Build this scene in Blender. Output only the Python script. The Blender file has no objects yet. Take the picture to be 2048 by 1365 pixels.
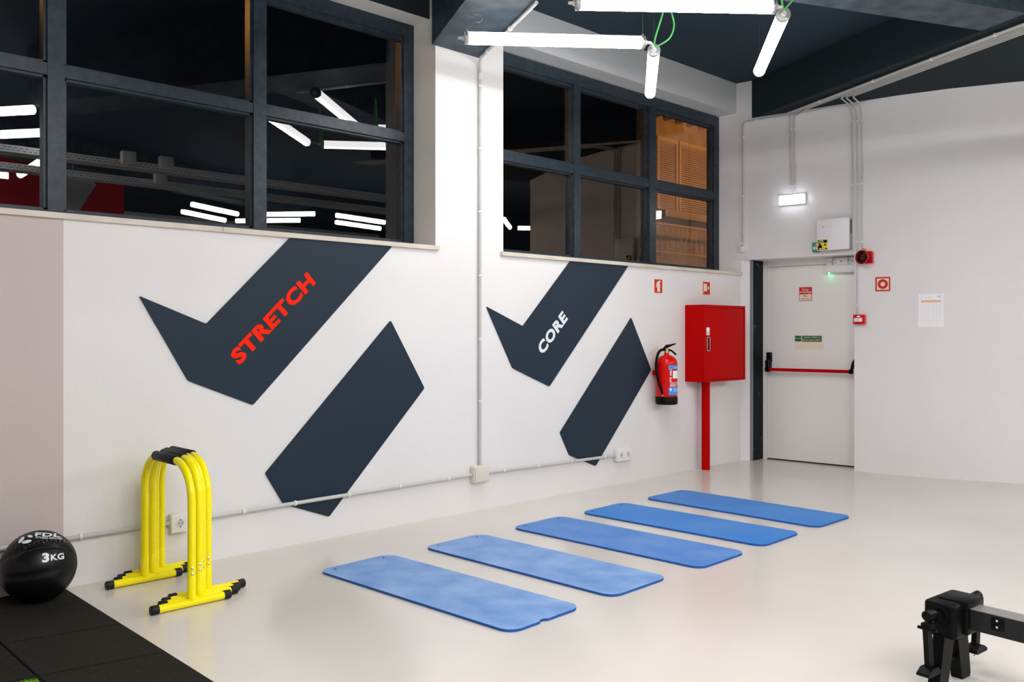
import bpy, bmesh, math, random
from mathutils import Vector, Matrix
random.seed(7)
PI = math.pi
scene = bpy.context.scene
COL = scene.collection

# ------------------------------------------------------------------ camera, world, exposure
# The camera stands at the origin, 1.35 m up; +X runs along the window wall, +Y points at it.
F_PX, EYE = 1765.0, 1.35
cd = bpy.data.cameras.new('camera'); cam = bpy.data.objects.new('camera', cd); COL.objects.link(cam)
cam.location = (0, 0, EYE)
cam.rotation_euler = (PI / 2, 0, math.radians(45.863 - 90))
cd.sensor_width = 36.0; cd.lens = F_PX / 2048 * 36; cd.shift_y = -18 / 2048
cd.clip_start = 0.05; cd.clip_end = 200
scene.camera = cam
w = bpy.data.worlds.new('night'); scene.world = w; w.use_nodes = True
w.node_tree.nodes['Background'].inputs[0].default_value = (0.010, 0.012, 0.018, 1)
w.node_tree.nodes['Background'].inputs[1].default_value = 0.03
scene.view_settings.view_transform = 'Standard'; scene.view_settings.look = 'None'
scene.view_settings.gamma = 1; scene.view_settings.use_curve_mapping = False
scene.view_settings.exposure = 1.36
TUBE_POWER = 25.5      # the four lamps in view
FAR_POWER = 40.0       # the same lamps further along the hall, set stronger as added fill


def street_light(name, loc, power, size):
    l = bpy.data.lights.new(name, 'POINT'); l.energy = power; l.shadow_soft_size = size; l.color = (1, .42, .07)
    o = bpy.data.objects.new(name, l); o.location = loc; COL.objects.link(o)


street_light('street_lamp_light', (16.0, 8.6, 5.0), 46, .15)
street_light('street_lamp_light', (1.0, 8.4, 4.6), 28, .10)

# ------------------------------------------------------------------ materials


def mat(name, col, rough=.5, metal=0., spec=.5, emit=None, es=0., coat=0.):
    m = bpy.data.materials.new(name); m.use_nodes = True
    b = m.node_tree.nodes['Principled BSDF']
    b.inputs['Base Color'].default_value = (*col, 1); b.inputs['Roughness'].default_value = rough
    b.inputs['Metallic'].default_value = metal; b.inputs['Specular IOR Level'].default_value = spec
    b.inputs['Coat Weight'].default_value = coat
    if emit:
        b.inputs['Emission Color'].default_value = (*emit, 1); b.inputs['Emission Strength'].default_value = es
    return m


def N(m, t, **kw):
    n = m.node_tree.nodes.new(t)
    for k, v in kw.items():
        if k in n.inputs: n.inputs[k].default_value = v
        else: setattr(n, k, v)
    return n


def lk(m, a, b): m.node_tree.links.new(a, b)


def bsdf(m): return m.node_tree.nodes['Principled BSDF']


def bump(m, scale, strength, dist=.002, detail=3, kind='ShaderNodeTexNoise'):
    tc = N(m, 'ShaderNodeTexCoord'); n = N(m, kind, Scale=scale)
    if kind == 'ShaderNodeTexNoise': n.inputs['Detail'].default_value = detail
    b = N(m, 'ShaderNodeBump', Strength=strength, Distance=dist)
    lk(m, tc.outputs['Object'], n.inputs['Vector'])
    lk(m, n.outputs['Fac' if kind == 'ShaderNodeTexNoise' else 'Distance'], b.inputs['Height'])
    lk(m, b.outputs['Normal'], bsdf(m).inputs['Normal'])
    return tc, n


def mottle(m, c1, c2, scale, lo=.35, hi=.65, detail=4, rough=None):
    tc = N(m, 'ShaderNodeTexCoord'); n = N(m, 'ShaderNodeTexNoise', Scale=scale); n.inputs['Detail'].default_value = detail
    r = N(m, 'ShaderNodeValToRGB')
    r.color_ramp.elements[0].position = lo; r.color_ramp.elements[0].color = (*c1, 1)
    r.color_ramp.elements[1].position = hi; r.color_ramp.elements[1].color = (*c2, 1)
    lk(m, tc.outputs['Object'], n.inputs['Vector']); lk(m, n.outputs['Fac'], r.inputs['Fac'])
    lk(m, r.outputs['Color'], bsdf(m).inputs['Base Color'])
    if rough:
        mr = N(m, 'ShaderNodeMapRange'); mr.inputs['To Min'].default_value = rough[0]; mr.inputs['To Max'].default_value = rough[1]
        lk(m, n.outputs['Fac'], mr.inputs['Value']); lk(m, mr.outputs['Result'], bsdf(m).inputs['Roughness'])
    return r


def wall_mat(name, col):
    m = mat(name, col, .62, spec=.3)
    mottle(m, tuple(c * .965 for c in col), col, 1.3)
    bump(m, 55, .24, .003, 5)
    return m


M = {}
M['wall'] = wall_mat('wall_paint', (.80, .79, .79))
M['lintel'] = wall_mat('lintel_paint', (.60, .63, .65))
M['reveal'] = wall_mat('window_reveal_paint', (.78, .77, .73))
# window wall: light paint, with a taupe field painted up to x = 1.541
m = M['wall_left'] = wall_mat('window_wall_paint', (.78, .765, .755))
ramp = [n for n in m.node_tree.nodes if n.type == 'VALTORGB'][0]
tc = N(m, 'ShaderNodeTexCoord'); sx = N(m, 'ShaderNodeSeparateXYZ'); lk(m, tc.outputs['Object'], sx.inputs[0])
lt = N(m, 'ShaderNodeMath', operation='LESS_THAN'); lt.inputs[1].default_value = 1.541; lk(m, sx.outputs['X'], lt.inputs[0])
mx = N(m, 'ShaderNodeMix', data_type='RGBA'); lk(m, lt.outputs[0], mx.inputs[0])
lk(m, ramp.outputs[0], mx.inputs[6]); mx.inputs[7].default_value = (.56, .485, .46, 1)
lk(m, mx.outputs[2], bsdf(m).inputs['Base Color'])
m = M['floor'] = mat('epoxy_floor', (.62, .575, .52), .22, spec=.45)
mottle(m, (.64, .595, .54), (.69, .645, .59), .7, rough=(.13, .22)); bump(m, 9, .03, .004, 2)
M['ceiling'] = mat('ceiling_navy', (.024, .044, .064), .75, spec=.2); bump(M['ceiling'], 60, .5, .004, 5)
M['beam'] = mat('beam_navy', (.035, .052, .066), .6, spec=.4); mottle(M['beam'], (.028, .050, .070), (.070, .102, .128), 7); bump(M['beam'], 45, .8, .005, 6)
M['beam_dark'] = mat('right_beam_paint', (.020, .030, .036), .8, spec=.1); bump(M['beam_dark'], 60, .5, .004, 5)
M['box_dark'] = mat('lintel_navy', (.018, .026, .034), .7, spec=.3)
M['frame'] = mat('frame_navy', (.02, .032, .046), .38, spec=.35); mottle(M['frame'], (.014, .025, .037), (.028, .042, .056), 20); bump(M['frame'], 90, .3, .002, 4)
M['sill'] = mat('sill_stone', (.62, .55, .46), .5); mottle(M['sill'], (.58, .52, .44), (.70, .64, .55), 4)
M['graphic'] = mat('graphic_navy', (.013, .026, .042), .45, spec=.25)
M['red_letter'] = mat('lettering_orange_red', (.95, .022, .002), .6, spec=.08)
M['white_letter'] = mat('lettering_white', (.80, .82, .84), .45)
M['conduit'] = mat('conduit_grey', (.55, .55, .53), .4)
M['plastic_white'] = mat('plastic_white', (.78, .77, .74), .35)
M['plastic_cream'] = mat('plastic_cream', (.68, .66, .57), .4)
M['box_white'] = mat('enamel_white', (.80, .79, .81), .35)
M['yellow'] = mat('yellow_enamel', (1., .86, .0), .22, spec=.35, coat=.15)
M['black'] = mat('black_plastic', (.002, .0025, .003), .45, spec=.12)
M['grip'] = mat('black_foam_grip', (.004, .004, .005), .6, spec=.3); bump(M['grip'], 300, .3, .001)
M['rubber_cap'] = mat('black_rubber_cap', (.004, .004, .006), .5, spec=.35)
M['steel'] = mat('steel', (.72, .72, .72), .25, 1.)
M['dull_steel'] = mat('dull_steel', (.45, .45, .44), .42, .8)
M['brass'] = mat('brass', (.75, .58, .25), .3, 1.)
M['red'] = mat('red_enamel', (.47, .0, .0), .42, spec=.06); bump(M['red'], 160, .15, .001)
M['red_bright'] = mat('red_cylinder', (.66, .002, .002), .22, spec=.3)
M['red_sign'] = mat('red_sign', (.62, .006, .012), .5)
M['cream_sign'] = mat('photoluminescent_cream', (.82, .76, .58), .5)
M['green_sign'] = mat('green_sign', (.004, .115, .035), .5)
M['green'] = mat('green_plastic', (.006, .27, .13), .4)
M['blue_label'] = mat('blue_label', (.03, .28, .78), .45)
M['paper'] = mat('paper', (.93, .92, .95), .7)
M['orange_print'] = mat('orange_print', (.86, .50, .29), .7)
M['print_grey'] = mat('print_grey', (.50, .50, .56), .7)
M['sticker_yellow'] = mat('sticker_yellow', (.88, .72, .01), .5)
M['orange_cable'] = mat('orange_cable', (.9, .3, .06), .5)
M['green_cord'] = mat('green_cord', (.13, .62, .16), .4)
M['door'] = mat('door_enamel', (.86, .85, .83), .35); bump(M['door'], 4, .02, .01)
M['door_frame'] = mat('door_frame_enamel', (.84, .83, .82), .4)
m = M['jamb'] = mat('worn_dark_jamb', (.014, .018, .022), .6, spec=.12)
r = mottle(m, (.22, .23, .24), (.008, .011, .014), 6, .35, .41, 9)
tcm = [n for n in m.node_tree.nodes if n.type == 'TEX_NOISE'][0]; tcm.inputs['Roughness'].default_value = .75
M['jamb_grey'] = mat('galvanised_strip', (.23, .25, .27), .45, .3)
M['horn'] = mat('siren_horn', (.05, .006, .012), .25)
m = M['mat_blue'] = mat('blue_foam', (.075, .22, .56), .55, spec=.45)
mottle(m, (.052, .20, .56), (.145, .30, .62), 3.2, .3, .75, 6)
bump(m, 230, .5, .0015, 1, 'ShaderNodeTexVoronoi')
m = M['mat_pale'] = mat('blue_foam_sheen_dust', (.15, .32, .64), .55, spec=.5)  # paler blue: gloss sheen and dust put into the colour
mottle(m, (.11, .26, .58), (.27, .43, .72), 4.5, .3, .7, 7)
tc = N(m, 'ShaderNodeTexCoord'); wv = N(m, 'ShaderNodeTexWave', Scale=26.0); wv.bands_direction = 'Y'
mp = N(m, 'ShaderNodeBump', Strength=.5, Distance=.002); lk(m, tc.outputs['Object'], wv.inputs['Vector']); lk(m, wv.outputs['Fac'], mp.inputs['Height']); lk(m, mp.outputs['Normal'], bsdf(m).inputs['Normal'])
M['mat_deep'] = mat('blue_foam_deep', (.03, .24, .62), .5); mottle(M['mat_deep'], (.012, .19, .60), (.075, .26, .60), 2.2, .3, .8, 5)
M['mat_edge_shade'] = mat('blue_foam_edge_shade', (.004, .085, .36), .6)  # foam sides, deeper blue: their shade is put into the colour
m = M['rubber'] = mat('crumb_rubber', (.018, .018, .015), .85, spec=.12)
tc = N(m, 'ShaderNodeTexCoord'); vo = N(m, 'ShaderNodeTexVoronoi', Scale=260.0); lk(m, tc.outputs['Object'], vo.inputs['Vector'])
cr = N(m, 'ShaderNodeValToRGB'); lk(m, vo.outputs['Color'], cr.inputs['Fac'])
cr.color_ramp.elements[0].color = (.010, .010, .008, 1); cr.color_ramp.elements[1].color = (.024, .023, .017, 1)
e = cr.color_ramp.elements.new(.93); e.color = (.024, .023, .017, 1); cr.color_ramp.elements[-1].position = .97; cr.color_ramp.elements[-1].color = (.12, .115, .10, 1)
lk(m, cr.outputs['Color'], bsdf(m).inputs['Base Color'])
bp = N(m, 'ShaderNodeBump', Strength=.6, Distance=.002); lk(m, vo.outputs['Distance'], bp.inputs['Height']); lk(m, bp.outputs['Normal'], bsdf(m).inputs['Normal'])
M['turf'] = mat('turf_blade', (.16, .50, .025), .6); mottle(M['turf'], (.09, .36, .02), (.28, .62, .06), 60)
M['lace'] = mat('glossy_black_lace', (.02, .02, .022), .22, spec=.6)
M['leather'] = mat('black_leatherette', (.0025, .0028, .0035), .40, spec=.3); bump(M['leather'], 14, .12, .01, 2)
M['rail'] = mat('brushed_rail', (.36, .34, .32), .38, .6)
M['rail_side'] = mat('rail_dark_side', (.008, .009, .010), .4, spec=.3)
M['facade'] = mat('facade_render', (.55, .45, .36), .9); mottle(M['facade'], (.45, .37, .30), (.6, .5, .4), 2)
M['slat'] = mat('shutter_slat', (.75, .60, .42), .5)
M['banner_red'] = mat('banner_red', (.50, .006, .008), .5)
M['banner_grey'] = mat('banner_grey', (.42, .42, .44), .5)
m = M['tray'] = mat('perforated_tray', (.8, .8, .8), .4)
tc = N(m, 'ShaderNodeTexCoord'); bk = N(m, 'ShaderNodeTexBrick', Scale=10.0); sx = N(m, 'ShaderNodeSeparateXYZ'); cb = N(m, 'ShaderNodeCombineXYZ'); lk(m, tc.outputs['Object'], sx.inputs[0]); lk(m, sx.outputs['X'], cb.inputs['X']); lk(m, sx.outputs['Z'], cb.inputs['Y']); lk(m, cb.outputs[0], bk.inputs['Vector'])
for k, v in (('Color1', (.01, .01, .01, 1)), ('Color2', (.01, .01, .01, 1)), ('Mortar', (.85, .85, .87, 1))): bk.inputs[k].default_value = v
bk.inputs['Mortar Size'].default_value = .1; bk.inputs['Brick Width'].default_value = .5; bk.inputs['Row Height'].default_value = .25
lk(m, bk.outputs['Color'], bsdf(m).inputs['Base Color'])
M['lamp'] = mat('tube_glow', (.9, .9, .9), .3, emit=(1.0, .985, .985), es=TUBE_POWER)
M['lamp_side'] = mat('tube_glow_side', (.9, .9, .9), .3, emit=(1.0, .985, .985), es=TUBE_POWER * .15)
M['lamp_far'] = mat('far_tube_glow', (.9, .9, .9), .3, emit=(1.0, .985, .985), es=FAR_POWER)
M['lamp_far_side'] = mat('far_tube_glow_side', (.9, .9, .9), .3, emit=(1.0, .985, .985), es=FAR_POWER * .25)
M['lamp_top'] = mat('tube_housing_frosted', (.62, .60, .60), .3)
M['exit_glow'] = mat('emergency_light_panel', (.9, .9, .9), .3, emit=(.86, .90, 1.0), es=5.0)
M['led'] = mat('green_led', (.1, .8, .4), .3, emit=(.05, 1., .42), es=14.)
m = M['cap_clear'] = mat('clear_end_cap', (.72, .73, .72), .12)
bsdf(m).inputs['Transmission Weight'].default_value = .55


def glass(name, tint=(.93, .95, .96), refl=(1, 1, 1)):
    m = bpy.data.materials.new(name); m.use_nodes = True; nt = m.node_tree; nt.nodes.clear()
    out = nt.nodes.new('ShaderNodeOutputMaterial'); mix = nt.nodes.new('ShaderNodeMixShader')
    tr = nt.nodes.new('ShaderNodeBsdfTransparent'); tr.inputs[0].default_value = (*tint, 1)
    gl = nt.nodes.new('ShaderNodeBsdfGlossy'); gl.inputs['Roughness'].default_value = .0; gl.inputs[0].default_value = (*refl, 1)
    fr = nt.nodes.new('ShaderNodeFresnel'); geo = nt.nodes.new('ShaderNodeNewGeometry')
    fr.inputs['IOR'].default_value = 1.5     # both faces of the pane folded into the face that is met first
    inv = nt.nodes.new('ShaderNodeMath'); inv.operation = 'SUBTRACT'; inv.inputs[0].default_value = 1.0; nt.links.new(geo.outputs['Backfacing'], inv.inputs[1])
    two = nt.nodes.new('ShaderNodeMath'); two.operation = 'MULTIPLY'; two.inputs[1].default_value = 1.8; nt.links.new(fr.outputs[0], two.inputs[0])
    fac = nt.nodes.new('ShaderNodeMath'); fac.operation = 'MULTIPLY'; fac.use_clamp = True; nt.links.new(two.outputs[0], fac.inputs[0]); nt.links.new(inv.outputs[0], fac.inputs[1])
    nt.links.new(fac.outputs[0], mix.inputs[0]); nt.links.new(tr.outputs[0], mix.inputs[1]); nt.links.new(gl.outputs[0], mix.inputs[2])
    nt.links.new(mix.outputs[0], out.inputs[0]); return m


M['glass'] = glass('window_glass')
M['glass_coated'] = glass('coated_window_glass', (.95, .93, .90), (1, .80, .68))

# ------------------------------------------------------------------ geometry helpers


class Fr:
    """A local frame: origin, right, up and outward (towards the room) directions."""
    def __init__(s, o, u, v, n):
        s.o = Vector(o); s.u = Vector(u).normalized(); s.v = Vector(v).normalized(); s.n = Vector(n).normalized()

    def __call__(s, a, b, c=0.): return s.o + s.u * a + s.v * b + s.n * c


IDF = Fr((0, 0, 0), (1, 0, 0), (0, 1, 0), (0, 0, 1))
_txt = {}


def text_geo(s, bold):
    if (s, bold) in _txt: return _txt[(s, bold)]
    c = bpy.data.curves.new('t', 'FONT'); c.body = s; c.size = 1; c.offset = bold; c.resolution_u = 3; c.space_character = 1 + bold * 2.2
    o = bpy.data.objects.new('t', c); COL.objects.link(o)
    bpy.context.view_layer.update()
    me = bpy.data.meshes.new_from_object(o.evaluated_get(bpy.context.evaluated_depsgraph_get()))
    vs = [v.co.copy() for v in me.vertices]; fs = [tuple(p.vertices) for p in me.polygons]
    bpy.data.objects.remove(o); bpy.data.curves.remove(c); bpy.data.meshes.remove(me)
    x0 = min(v.x for v in vs); x1 = max(v.x for v in vs); y0 = min(v.y for v in vs); y1 = max(v.y for v in vs)
    r = ([((v.x - x0) / (x1 - x0), (v.y - y0) / (y1 - y0)) for v in vs], fs); _txt[(s, bold)] = r
    return r


class MB:
    def __init__(s): s.v = []; s.f = []; s.mi = []

    def add(s, vs, fs, mi=0):
        k = len(s.v); s.v += [Vector(p) for p in vs]; s.f += [tuple(i + k for i in f) for f in fs]; s.mi += [mi] * len(fs)
        return s

    def box(s, a0, a1, b0, b1, c0, c1, fr=IDF, mi=0):
        P = [fr(x, y, z) for z in (c0, c1) for y in (b0, b1) for x in (a0, a1)]
        return s.add(P, [(0, 2, 3, 1), (4, 5, 7, 6), (0, 1, 5, 4), (2, 6, 7, 3), (0, 4, 6, 2), (1, 3, 7, 5)], mi)

    def rbox(s, a0, a1, b0, b1, c0, c1, r, fr=IDF, mi=0, seg=3):
        """box with all edges rounded"""
        bm = bmesh.new(); bmesh.ops.create_cube(bm, size=1)
        for v in bm.verts: v.co = Vector(((a0 + a1) / 2 + v.co.x * (a1 - a0), (b0 + b1) / 2 + v.co.y * (b1 - b0), (c0 + c1) / 2 + v.co.z * (c1 - c0)))
        bmesh.ops.bevel(bm, geom=bm.edges[:], offset=r, segments=seg, affect='EDGES', profile=.5)
        bm.verts.ensure_lookup_table()
        s.add([fr(*v.co) for v in bm.verts], [tuple(v.index for v in f.verts) for f in bm.faces], mi); bm.free(); return s

    def prism(s, pts, c0, c1, fr=IDF, mi=0, mi_side=None):
        """2-D outline in the frame's plane, extruded from c0 to c1 along n"""
        n = len(pts); P = [fr(x, y, c0) for x, y in pts] + [fr(x, y, c1) for x, y in pts]
        s.add(P, [tuple(range(n - 1, -1, -1)), tuple(range(n, 2 * n))], mi)
        k = len(s.v) - 2 * n
        for i in range(n):
            j = (i + 1) % n; s.f.append((k + i, k + j, k + n + j, k + n + i)); s.mi.append(mi if mi_side is None else mi_side)
        return s

    def ring(s, x, y, r0, r1, c0, c1, fr=IDF, mi=0, seg=28):
        P = []
        for (r, c) in ((r0, c0), (r1, c0), (r1, c1), (r0, c1)):
            P += [fr(x + r * math.cos(2 * PI * i / seg), y + r * math.sin(2 * PI * i / seg), c) for i in range(seg)]
        F = []
        for a in range(4):
            b = (a + 1) % 4
            F += [(a * seg + i, a * seg + (i + 1) % seg, b * seg + (i + 1) % seg, b * seg + i) for i in range(seg)]
        return s.add(P, F, mi)

    def tube(s, path, r, seg=10, caps=True, mi=0):
        path = [Vector(p) for p in path]; n = len(path); rr = r if isinstance(r, (list, tuple)) else [r] * n
        t0 = (path[1] - path[0]).normalized()
        ref = Vector((0, 0, 1)) if abs(t0.z) < .9 else Vector((1, 0, 0))
        nx = (ref - t0 * ref.dot(t0)).normalized(); P = []
        for i in range(n):
            t = ((path[min(i + 1, n - 1)] - path[max(i - 1, 0)])).normalized()
            nx = (nx - t * nx.dot(t)); nx = nx.normalized() if nx.length > 1e-6 else t.orthogonal().normalized()
            ny = t.cross(nx)
            P += [path[i] + (nx * math.cos(2 * PI * k / seg) + ny * math.sin(2 * PI * k / seg)) * rr[i] for k in range(seg)]
        F = [(i * seg + k, i * seg + (k + 1) % seg, (i + 1) * seg + (k + 1) % seg, (i + 1) * seg + k) for i in range(n - 1) for k in range(seg)]
        if caps: F += [tuple(range(seg - 1, -1, -1)), tuple(range((n - 1) * seg, n * seg))]
        return s.add(P, F, mi)

    def lathe(s, prof, fr, seg=28, mi=0):
        """profile of (radius, height along n)"""
        P = [fr(r * math.cos(2 * PI * k / seg), r * math.sin(2 * PI * k / seg), h) for r, h in prof for k in range(seg)]
        F = [(i * seg + k, i * seg + (k + 1) % seg, (i + 1) * seg + (k + 1) % seg, (i + 1) * seg + k) for i in range(len(prof) - 1) for k in range(seg)]
        F += [tuple(range(seg - 1, -1, -1)), tuple(range((len(prof) - 1) * seg, len(prof) * seg))]
        return s.add(P, F, mi)

    def text(s, t, fr, x, y, w, h, c=.001, bold=0., shear=0., mi=0):
        vs, fs = text_geo(t, bold)
        return s.add([fr(x + a * w + b * h * shear, y + b * h, c) for a, b in vs], fs, mi)

    def build(s, name, mats, parent=None, smooth=35, normals=True):
        me = bpy.data.meshes.new(name)
        inv = WORLD[parent.name].inverted() if parent else Matrix()
        me.from_pydata([inv @ p for p in s.v], [], s.f)
        for m_ in (mats if isinstance(mats, (list, tuple)) else [mats]): me.materials.append(m_)
        for p, k in zip(me.polygons, s.mi): p.material_index = k; p.use_smooth = bool(smooth)
        if normals:
            bm = bmesh.new(); bm.from_mesh(me); bmesh.ops.recalc_face_normals(bm, faces=bm.faces[:]); bm.to_mesh(me); bm.free()
        if smooth: me.set_sharp_from_angle(angle=math.radians(smooth))
        me.update()
        o = bpy.data.objects.new(name, me); COL.objects.link(o)
        if parent: o.parent = parent
        WORLD[o.name] = WORLD[parent.name] if parent else Matrix()
        return o


WORLD = {}


def tag(o, label=None, cat=None, group=None, kind=None):
    if label: o['label'] = label
    if cat: o['category'] = cat
    if group: o['group'] = group
    if kind: o['kind'] = kind
    return o


def islands(mb):
    """split a builder into its connected pieces"""
    par = list(range(len(mb.v)))

    def find(i):
        while par[i] != i: par[i] = par[par[i]]; i = par[i]
        return i
    for f_ in mb.f:
        for i in f_[1:]: par[find(i)] = find(f_[0])
    out = {}
    for f_ in mb.f: out.setdefault(find(f_[0]), []).append(f_)
    res = []
    for fs in out.values():
        ids = sorted({i for f_ in fs for i in f_}); mp = {i: k for k, i in enumerate(ids)}
        res.append(MB().add([mb.v[i] for i in ids], [tuple(mp[i] for i in f_) for f_ in fs]))
    return res


def thing(name, label, cat, loc=(0, 0, 0), rz=0., group=None, kind=None):
    o = bpy.data.objects.new(name, None); COL.objects.link(o); o.empty_display_size = .1
    o.location = loc; o.rotation_euler = (0, 0, rz)
    WORLD[o.name] = Matrix.Translation(loc) @ Matrix.Rotation(rz, 4, 'Z')
    return tag(o, label, cat, group, kind)


def arc(c, r, a0, a1, n, ax, ay):
    """points on an arc about c in the plane of ax, ay"""
    c, ax, ay = Vector(c), Vector(ax), Vector(ay)
    return [c + ax * (r * math.cos(a0 + (a1 - a0) * i / n)) + ay * (r * math.sin(a0 + (a1 - a0) * i / n)) for i in range(n + 1)]


def bend(pts, r, n=5):
    """round the corners of a 3-D polyline"""
    pts = [Vector(p) for p in pts]; out = [pts[0]]
    for i in range(1, len(pts) - 1):
        a, b, c = pts[i - 1], pts[i], pts[i + 1]; d1 = (a - b); d2 = (c - b)
        k = min(r, d1.length * .45, d2.length * .45); p, q = b + d1.normalized() * k, b + d2.normalized() * k
        for j in range(n + 1):
            t = j / n; out.append(p * (1 - t) ** 2 + b * 2 * t * (1 - t) + q * t * t)
    out.append(pts[-1]); return out


def rrect(x0, x1, y0, y1, r, n=8):
    P = []
    for cx, cy, a in ((x1 - r, y1 - r, 0), (x0 + r, y1 - r, PI / 2), (x0 + r, y0 + r, PI), (x1 - r, y0 + r, 1.5 * PI)):
        P += [(cx + r * math.cos(a + PI / 2 * i / n), cy + r * math.sin(a + PI / 2 * i / n)) for i in range(n + 1)]
    return P


def round_poly(pts, r, n=4):
    out = []; k = len(pts)
    for i in range(k):
        a, b, c = Vector(pts[i - 1]), Vector(pts[i]), Vector(pts[(i + 1) % k])
        p = b + (a - b).normalized() * r; q = b + (c - b).normalized() * r
        for j in range(n + 1):
            t = j / n; v = p * (1 - t) ** 2 + b * 2 * t * (1 - t) + q * t * t; out.append((v.x, v.y))
    return out


# ------------------------------------------------------------------ the room shell
YW, YG, ZC = 4.98, 5.234, 3.97         # window wall face, window frame face, ceiling
LW = Fr((0, YW, 0), (1, 0, 0), (0, 0, 1), (0, -1, 0))          # on the window wall: x, z, out into the room
W2 = [(8.18, 4.98), (8.34, 3.83), (8.40, 3.42), (8.50, 3.02), (8.69, 2.53), (8.95, 2.02), (9.22, 1.45)]


def rw(i, y):
    """frame on segment i of the right wall, with its origin at height 0 where the wall passes y"""
    (x0, y0), (x1, y1) = W2[i], W2[i + 1]; t = (y - y0) / (y1 - y0)
    u = Vector((x1 - x0, y1 - y0, 0)).normalized()
    return Fr((x0 + (x1 - x0) * t, y, 0), u, (0, 0, 1), (u.y, -u.x, 0))


tag(MB().box(-5, 14, -9, 5.3, -.12, 0).build('floor', M['floor']), 'pale beige glossy resin floor under the blue mats', 'floor', kind='structure')
o = thing('ceiling', 'dark navy painted concrete ceiling with crossing beams', 'ceiling', kind='structure')
MB().box(-5, 14, -9, 5.34, ZC, ZC + .12).build('slab', M['ceiling'], o)
BU = Vector((-.4247, -.9053, 0)); BN = Vector((.9053, -.4247, 0))   # beams run skew to the walls


def beam(offset, width, s0, s1, z, name='beam', m_='beam', direction=BU, across=BN):
    mb = MB(); fr = Fr(across * offset, direction, across, (0, 0, 1))
    mb.box(s0, s1, 0, width, z, ZC + .03, fr); return mb.build(name, M[m_], o)


# beam meeting the pillar between the windows: trimmed flush with the window wall
mb = MB(); k = YW
mb.prism([(4.026, k), (4.487, k), (4.487 - 3.3 * .4247 / .9053 * 1.0, k - 3.3), (4.026 - 3.3 * .4800, k - 3.3)], 3.43, ZC + .03); mb.build('beam', M['beam'], o)
# beam along the right wall: its far side is buried in the wall
mb = MB()
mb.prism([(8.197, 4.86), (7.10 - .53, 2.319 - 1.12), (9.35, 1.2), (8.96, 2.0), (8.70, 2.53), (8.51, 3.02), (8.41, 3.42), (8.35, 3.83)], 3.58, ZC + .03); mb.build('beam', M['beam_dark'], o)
# cross beam
mb = MB()
P0 = Vector((4.05, 3.62, 0)); d = Vector((.9113, -.4118, 0)); nn = Vector((-.4118, -.9113, 0))
q = [P0, P0 + d * 4.5, P0 + d * 4.5 + nn * .38, P0 + nn * .38]
mb.prism([(v.x, v.y) for v in q], 3.582, ZC + .03); mb.build('beam', M['beam'], o)
mb = MB(); q = [Vector((-4, 1.6, 0)), Vector((9, -4.27, 0)), Vector((8.85, -4.6, 0)), Vector((-4.15, 1.25, 0))]
mb.prism([(v.x, v.y) for v in q], 3.58, ZC + .03); mb.build('beam', M['beam'], o)

# window wall, built round the two openings, 0.36 m thick
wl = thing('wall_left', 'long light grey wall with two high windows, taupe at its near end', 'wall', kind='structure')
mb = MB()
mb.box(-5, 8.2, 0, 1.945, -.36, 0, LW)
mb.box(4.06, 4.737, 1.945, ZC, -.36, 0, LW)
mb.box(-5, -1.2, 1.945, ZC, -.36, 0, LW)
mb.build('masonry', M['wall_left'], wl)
MB().box(4.0585, 4.0605, 1.975, 3.64, -.3, -.001, LW).build('reveal', M['reveal'], wl)
MB().box(-1.2, 4.06, 3.635, ZC, -.36, -.30, LW).box(-1.2, 4.06, 3.635, 3.66, -.30, -.07, LW).build('lintel', M['reveal'], wl)
MB().box(-1.2, 4.06, 3.637, ZC, -.30, -.068, LW).build('lintel_face', M['box_dark'], wl)
MB().box(4.737, 8.2, 3.655, ZC, -.36, -.05, LW).build('lintel', M['lintel'], wl)
# small splayed nib at the door corner
nib = Fr((8.18, 4.98, 0), (.718, -.696, 0), (0, 0, 1), (-.696, -.718, 0))
MB().prism([(8.18, 4.98), (8.238, 4.905), (8.50, 4.905), (8.50, 5.34), (8.18, 5.34)], 0, 2.2, IDF).build('nib', M['wall'], wl)

# right wall: gently curving, with the door opening at the corner
wr = thing('wall_right', 'light grey wall with the white fire door and the grey conduits', 'wall', kind='structure')


curve = W2[1:]
mb = MB()
front = curve; back = [(x + .36, y + .1) for x, y in reversed(front)]
mb.prism(front + back, 0, ZC)
mb.prism([(8.18, 4.98), (8.34, 3.83), (8.72, 3.83), (8.56, 5.34), (8.16, 5.34)], 2.105, ZC)
mb.prism([(8.165, 5.34), (8.18, 4.98), (8.182, 4.972), (8.2, 5.0), (8.2, 5.34)], 1.975, 2.105)
mb.build('masonry', M['wall'], wr, smooth=25)

# distant room envelope (seen only in the glass reflections)
tag(MB().box(-5, 14, -9.2, -9, 0, ZC).build('wall_rear', M['wall']), 'light wall at the far rear of the hall', 'wall', kind='structure')
tag(MB().box(-5.2, -5, -9, 5.3, 0, ZC).build('wall_side', M['wall']), 'light wall closing the hall behind the viewer', 'wall', kind='structure')
tag(MB().box(14, 14.2, -9, 1.5, 0, ZC).build('wall_far', M['ceiling']), 'dark wall far beyond the right wall', 'wall', kind='structure')

# ------------------------------------------------------------------ windows
GF = Fr((0, YG, 0), (1, 0, 0), (0, 0, 1), (0, -1, 0))


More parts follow.
